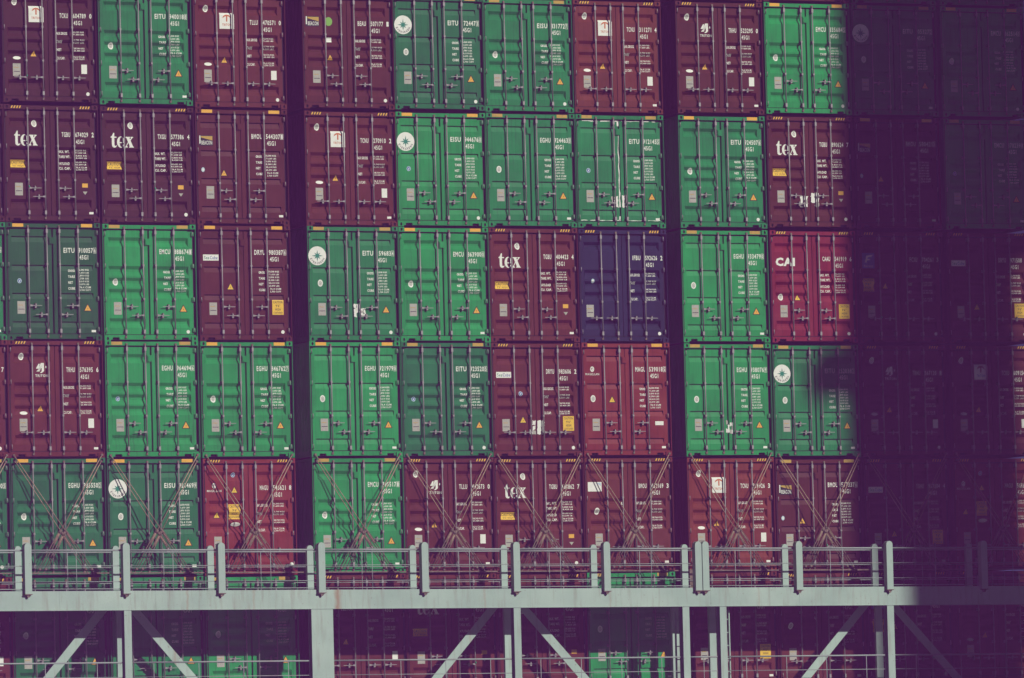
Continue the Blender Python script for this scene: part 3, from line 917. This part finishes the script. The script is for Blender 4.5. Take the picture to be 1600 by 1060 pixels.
def post_mesh(h0, h1, w, d):
    mb = MB(); n = 8
    poly = [(-w / 2, h0), (w / 2, h0)]
    for j in range(n + 1):
        a = math.pi * j / n
        poly.append((w / 2 * math.cos(a), h1 - w / 2 + w / 2 * math.sin(a)))
    mb.prism(poly, 0, d, 'bridge')
    return mb
fm = post_mesh(.004, 1.165, .175, .19)
fm.box(-.0875, .0875, 0, .096, -.07, .0035, 'bridge')
fm.prism([(-.085, -.092), (.085, -.092), (.11, -.0705), (-.11, -.0705)], .005, .096, 'turn')
fm.prism([(-.02, -.155), (.02, -.155), (.05, -.0925), (-.05, -.0925)], .03, .09, 'turn')
fpost = fm.mesh('upright_post'); rpost = post_mesh(-.0, 1.15, .165, .12).mesh('upright_post')
for x in PX:
    o = link('upright_post', fpost, bridge, None, Vector((x, YF - .10, bz(x))) - bridge.location)
    if x == 15.307: continue
    o = link('upright_post', rpost, bridge, None, Vector((x + .09, YR - .085, bz(x) - .019)) - bridge.location)

for x, w in ((-.09, .185), (4.966, .57), (10.164, .185), (14.767, .185), (15.796, .185), (20.486, .19)):
    mb = MB()
    mb.box(x - w / 2, x + w / 2, YF, YF + .02, -.35, bz(x) - .4758, 'bridge')        # H-section: two flanges and a web
    mb.box(x - w / 2, x + w / 2, YF + .20, YF + .22, -.35, bz(x) - .4758, 'bridge')
    mb.box(x - .01, x + .01, YF + .0201, YF + .1999, -.35, bz(x) - .4758, 'bridge')
    bpart('support_column', mb)
    if w > .5: continue                       # nothing stands behind the broad column
    mb = MB(); x2 = x + .155
    mb.box(x2 - w / 2, x2 + w / 2, YR - .02, YR + .08, -.35, bz(x) - .4558, 'bridge'); bpart('support_column', mb)
for cx in (.01, 10.33, 20.64):
    for s in (-1, 1):
        mb = MB()
        xt, zt0 = cx + s * .42, bz(cx) - .456; xb, zb = cx + s * 2.55, -.34
        hw = .14
        a = [(xt - hw, zt0), (xb - hw, zb), (xb + hw, zb), (xt + hw, zt0)]
        mb.prism(a, YR - .03, YR - .0205, 'bridge'); 
        mb.prism([(xt - .01, zt0), (xb - .01, zb), (xb + .01, zb), (xt + .01, zt0)], YR - .0204, YR + .1, 'bridge')
        bpart('diagonal_brace', mb)

# rails: one thing per bay
def rail_thing(label, y, x0, x1, heights, posts, base, rads, cat='guard rail', grp='guard rails on the lashing bridge'):
    xm = (x0 + x1) / 2
    root = empty('guard_rail', (xm, y, bz(xm) + base), label, cat, grp)
    o0 = Vector(root.location)
    def put(name, mb):
        o = link(name, mb.mesh(name), root); o.matrix_parent_inverse = Matrix.Translation(-o0)
    for i, h in enumerate(heights):
        mb = MB(); mb.tube((x0, y, bz(x0) + h), (x1, y, bz(x1) + h), rads[i], 'rail', 8)
        put('top_rail' if i == 0 else 'mid_rail', mb)
    for x in posts:
        mb = MB(); mb.tube((x, y, bz(x) + base), (x, y, bz(x) + heights[0] - .015), .010, 'rail', 8); put('stanchion', mb)
bays = list(zip(PX, PX[1:]))
BAYN = ['beyond left edge'] + ['before ' + COLN[c] for c in (0, 1, 2, 3, 4, 5, 6, 7)] 
bn = {1: 1, 2: 2, 3: 3, 4: 4, 5: 5, 6: 6, 7: 7, 9: 8, 10: 9, 11: 10, 12: 11}
for i, (a, b) in enumerate(bays):
    if i in (0, 8): 
        if i == 8: continue
        nm = COLN[0]
    else: nm = COLN[bn[i]]
    front_posts = [(a + b) / 2 + .02]
    rail_thing(f'front grey pipe railing above beam, {nm}', YF + .06, a + .094, b - .094, (.99, .61, .225, .05), front_posts, -.02, (.022, .0085, .0085, .010))
    a2, b2 = (a + .09, b + .09)
    if i == 7: b2 = 15.107 + .09
    if i == 9: a2 = 15.107 + .09
    rail_thing(f'rear thinner pipe railing above beam, {nm}', YR - .03, a2 + .09, b2 - .09, (.975, .60, .21), [(a2 + b2) / 2 + .02], -.02, (.016, .0085, .0085))
mb = MB(); slopebox(mb, LX0, LX1, YR + .032, YR + .075, .455, .485, 'turn')
bpart('lashing_bar', mb)
for x in PX:
    mb = MB(); mb.box(x + .05, x + .13, YR + .0001 - .005, YR + .0318, bz(x) - .0, bz(x) + .5, 'turn'); bpart('bar_bracket', mb)

LOW = [(-5.5, -.198, 'left end beneath beam'), (.012, 4.672, 'beneath beam before three green containers'), (5.262, 10.062, 'beneath beam right of the broad column'),
       (10.267, 14.667, 'beneath beam before lone green container'), (14.867, 15.692, 'short piece between the two ladders'),
       (15.897, 20.382, 'beneath beam right of the right ladder'), (20.592, 27, 'beneath beam in shade at right')]
for a, b, nm in LOW:
    n = max(1, round((b - a) / 1.2)); st = [a + (b - a) * (j + .5) / n for j in range(n)]
    rail_thing(f'lower walkway pipe railing, {nm}', YF + .12, a, b, (-1.745, -2.10, -2.42), st, -2.72, (.020, .009, .009), grp='guard rails of the lower walkway')

for xl, xr, nm in ((14.587, 14.902, 'left of the paired columns'), (15.752, 16.067, 'right of the paired columns')):
    y = YF + .27
    root = empty('ladder', ((xl + xr) / 2, y, -.2), f'narrow grey steel ladder {nm} under the beam', 'ladder', 'ladders on the lashing bridge')
    o0 = Vector(root.location)
    def put(name, mb):
        o = link(name, mb.mesh(name), root); o.matrix_parent_inverse = Matrix.Translation(-o0)
    for x in (xl, xr):
        mb = MB(); mb.box(x - .014, x + .014, y - .03, y + .03, -.2, 1.86, 'bridge'); put('side_rail', mb)
    for j in range(6):
        mb = MB(); z = -.02 + j * .33
        mb.tube((xl + .0145, y, z), (xr - .0145, y, z), .013, 'bridge', 8); put('rung', mb)

# ------------------------------------------------------------------ lashing rods, two from each top corner of the fifth tier
for col in range(0, 12):
    xc = BASE_X[col]; seam = 2 * PITCH + DZ[4][col] - .012
    for s in (-1, 1):
        for j in (0, 1):
            top = Vector((xc + s * (1.135 - .03 * j), -.03 - .015 * j, seam + (.075 if j == 0 else -.085)))
            ax = xc - s * (.73 if j == 0 else .57) - .02
            bot = Vector((ax, YR + .085, bz(ax) + .47))
            d = bot - top; mid = top + d * .66
            where = 'down right' if s < 0 else 'down left'
            lab = f"{'upper' if j == 0 else 'lower'} rusty lashing rod slanting {where}, {COLN[col]}"
            root = empty('lashing_rod', top, lab, 'lashing rod', 'lashing rods across the fifth tier')
            def put(name, mb):
                o = link(name, mb.mesh(name), root); o.matrix_parent_inverse = Matrix.Translation(-top); return o
            mb = MB(); mb.tube(top, mid, .0115, 'rod', 8); put('rod', mb)
            mb = MB(); mb.tube(top + Vector((0, .035, 0)), top + Vector((0, -.02, 0)), .03, 'turn', 8); put('hook', mb)
            dn = d.normalized(); side = dn.cross(Vector((0, 1, 0))).normalized()
            e = bot - dn * .10; st = mid - dn * .04
            mb = MB()
            for q in (-1, 1): mb.tube(st + side * (.028 * q), e + side * (.028 * q), .0115, 'turn', 6)
            mb.tube(st - dn * .05, st + dn * .05, .036, 'turn', 8); mb.tube(e - dn * .04, e + dn * .02, .036, 'turn', 8)
            tb = put('turnbuckle', mb)
            mb = MB(); mb.tube(e, bot, .014, 'turn', 8); mb.tube(bot + Vector((0, -.035, 0)), bot + Vector((0, .035, 0)), .026, 'turn', 8); put('end_fitting', mb)
            mb = MB(); mb.tube(mid, mid + dn * .32, .016, 'rod', 8); put('threaded_end', mb)

# small round lamp on the rear rail
lamp = empty('deck_lamp', (4.55, YR - .04, bz(4.55) + .60), 'small white round deck lamp on rear rail beside red container', 'lamp')
mb = MB()
n = 10
for i in range(6):
    a0, a1 = math.pi * i / 6, math.pi * (i + 1) / 6
    mb.tube((0, -.03, .055 * math.cos(a0) + .06), (0, -.03, .055 * math.cos(a1) + .06), .055 * math.sin(a0) + 1e-4, 'cream', n, .055 * math.sin(a1) + 1e-4, False)
link('globe', mb.mesh('globe'), lamp)
mb = MB(); mb.tube((0, -.03, -.03), (0, -.03, .012), .03, 'turn', 8); link('lamp_base', mb.mesh('lamp_base'), lamp)

# ------------------------------------------------------------------ ship, water, quay, unseen crane added to cast the shadow at right
mb = MB(); mb.box(-30, 52, -2.6, 30, -.9, -.35, 'deck'); mb.box(-30, 52, -.1, 13, -.349, -.012, 'deck')
o = link('ship_deck', mb.mesh('ship_deck')); struct(o)
mb = MB(); mb.box(-30, 52, -2.4, 29.8, -10.5, -.9005, 'deck'); o = link('ship_hull', mb.mesh('ship_hull')); struct(o)
mb = MB(); mb.face([(-4000, -4000, -9), (4000, -4000, -9), (4000, 4000, -9), (-4000, 4000, -9)], 'concrete')
water_me = mb.mesh('water')
wm, nt, b = new_mat('harbour_water')
b.inputs['Base Color'].default_value = (.02, .045, .05, 1); b.inputs['Roughness'].default_value = .6; b.inputs['Specular IOR Level'].default_value = .12
bp = nt.nodes.new('ShaderNodeBump'); bp.inputs['Strength'].default_value = .4; bp.inputs['Distance'].default_value = .3
nt.links.new(noise(nt, coords(nt, (1, 1, 1), False), .35, 5, .6), bp.inputs['Height']); nt.links.new(bp.outputs[0], b.inputs['Normal'])
water_me.materials.clear(); water_me.materials.append(wm)
struct(link('water', water_me))

mb = MB(); mb.box(57, 120, -110, 40, -10, -6.5, 'concrete'); struct(link('quay', mb.mesh('quay')))

SUN_A, SUN_E, DIST = 25.0, 30.0, 66.0
ca, sa, ce, se = math.cos(R(SUN_A)), math.sin(R(SUN_A)), math.cos(R(SUN_E)), math.sin(R(SUN_E))
sx, sy, sz = DIST * sa * ce, -DIST * ca * ce, DIST * se
crane = empty('gantry_crane', (sx + 22.6, sy, -6.5), 'tall blue-grey quay crane standing beside the ship', 'crane')
def cpart(name, mb):
    o = link(name, mb.mesh(name), crane); o.matrix_parent_inverse = Matrix.Translation(-Vector(crane.location))
xl, xr = sx + 20.5, sx + 25.0  # unseen leg, its edges placed by the shadow wanted on the stacks
mb = MB(); mb.box(xl, xr, sy - .6, sy + .6, -6.0, 75, 'crane'); cpart('leg', mb)
mb = MB(); mb.box(xl - 1.1, xl - .001, sy - .5, sy + .5, sz + 7.62, sz + 8.45, 'crane'); cpart('platform', mb)
mb = MB(); mb.box(xr + .001, xr + 16, sy - .6, sy + .6, sz + 11.3, sz + 19, 'crane'); cpart('portal_beam', mb)
mb = MB(); mb.box(xr + 16.001, xr + 19.4, sy - .6, sy + .6, -6.0, 75, 'crane'); cpart('leg', mb)
mb = MB(); mb.box(xl - 1, xr + 20.4, sy - 1.2, sy + 1.2, -6.5, -6.001, 'crane'); cpart('bogie_beam', mb)

# ------------------------------------------------------------------ violet volume added to lift the dark tones
mb = MB(); mb.box(-95, 130, -172, 45, -12, 77, 'dark')
hz = mb.mesh('haze'); hz.materials.clear()
hm = bpy.data.materials.new('tone_lift_haze'); hm.use_nodes = True
nt = hm.node_tree
for n_ in list(nt.nodes):
    if n_.type == 'BSDF_PRINCIPLED': nt.nodes.remove(n_)
pv = nt.nodes.new('ShaderNodeVolumePrincipled')
pv.inputs['Color'].default_value = (.70, .19, .98, 1)  # scatter colour chosen to tint and lift the blacks
pv.inputs['Density'].default_value = .00105
pv.inputs['Anisotropy'].default_value = -.5
nt.links.new(pv.outputs[0], [n_ for n_ in nt.nodes if n_.type == 'OUTPUT_MATERIAL'][0].inputs['Volume'])
hz.materials.append(hm)
o = link('haze', hz); o['kind'] = 'stuff'; o['label'] = 'thin violet haze in the air over the harbour'

# ------------------------------------------------------------------ light
w = bpy.data.worlds.new('World'); scene.world = w; w.use_nodes = True
nt = w.node_tree; bg = nt.nodes['Background']
sky = nt.nodes.new('ShaderNodeTexSky'); sky.sky_type = 'NISHITA'; sky.sun_disc = False
sky.air_density = .05; sky.dust_density = 0.0; sky.ozone_density = 1.0; sky.altitude = 0
sky.sun_elevation = R(SUN_E); sky.sun_rotation = math.atan2(sa, -ca)
nt.links.new(sky.outputs[0], bg.inputs['Color']); bg.inputs['Strength'].default_value = .05
sd = bpy.data.lights.new('sun', 'SUN'); sd.energy = 4.5; sd.angle = R(.6); sd.color = (1.0, .965, .88)
so = bpy.data.objects.new('sun', sd); COL.objects.link(so)
so.rotation_euler = Vector((-sx, -sy, -sz)).to_track_quat('-Z', 'Y').to_euler(); so.location = (sx, sy, 90)

# ------------------------------------------------------------------ camera (long lens from the water, a little to the left and below)
cd = bpy.data.cameras.new('camera'); cd.lens = 226.3; cd.sensor_width = 36; cd.clip_start = 1; cd.clip_end = 6000
co = bpy.data.objects.new('camera', cd); COL.objects.link(co)
yaw, pit, rol = .3930, .0643, -.0243
fwd = Vector((math.sin(yaw) * math.cos(pit), math.cos(yaw) * math.cos(pit), math.sin(pit)))
rt = Vector((math.cos(yaw), -math.sin(yaw), 0)); up = rt.cross(fwd)
r2 = rt * math.cos(rol) + up * math.sin(rol); u2 = -rt * math.sin(rol) + up * math.cos(rol)
co.matrix_world = Matrix.Translation((-51.314, -150.016, -1.626)) @ Matrix((r2, u2, -fwd)).transposed().to_4x4()
scene.camera = co

scene.view_settings.view_transform = 'Standard'; scene.view_settings.look = 'None'
scene.view_settings.exposure = 0; scene.view_settings.gamma = 1
scene.render.engine = 'CYCLES'
scene.cycles.volume_bounces = 0
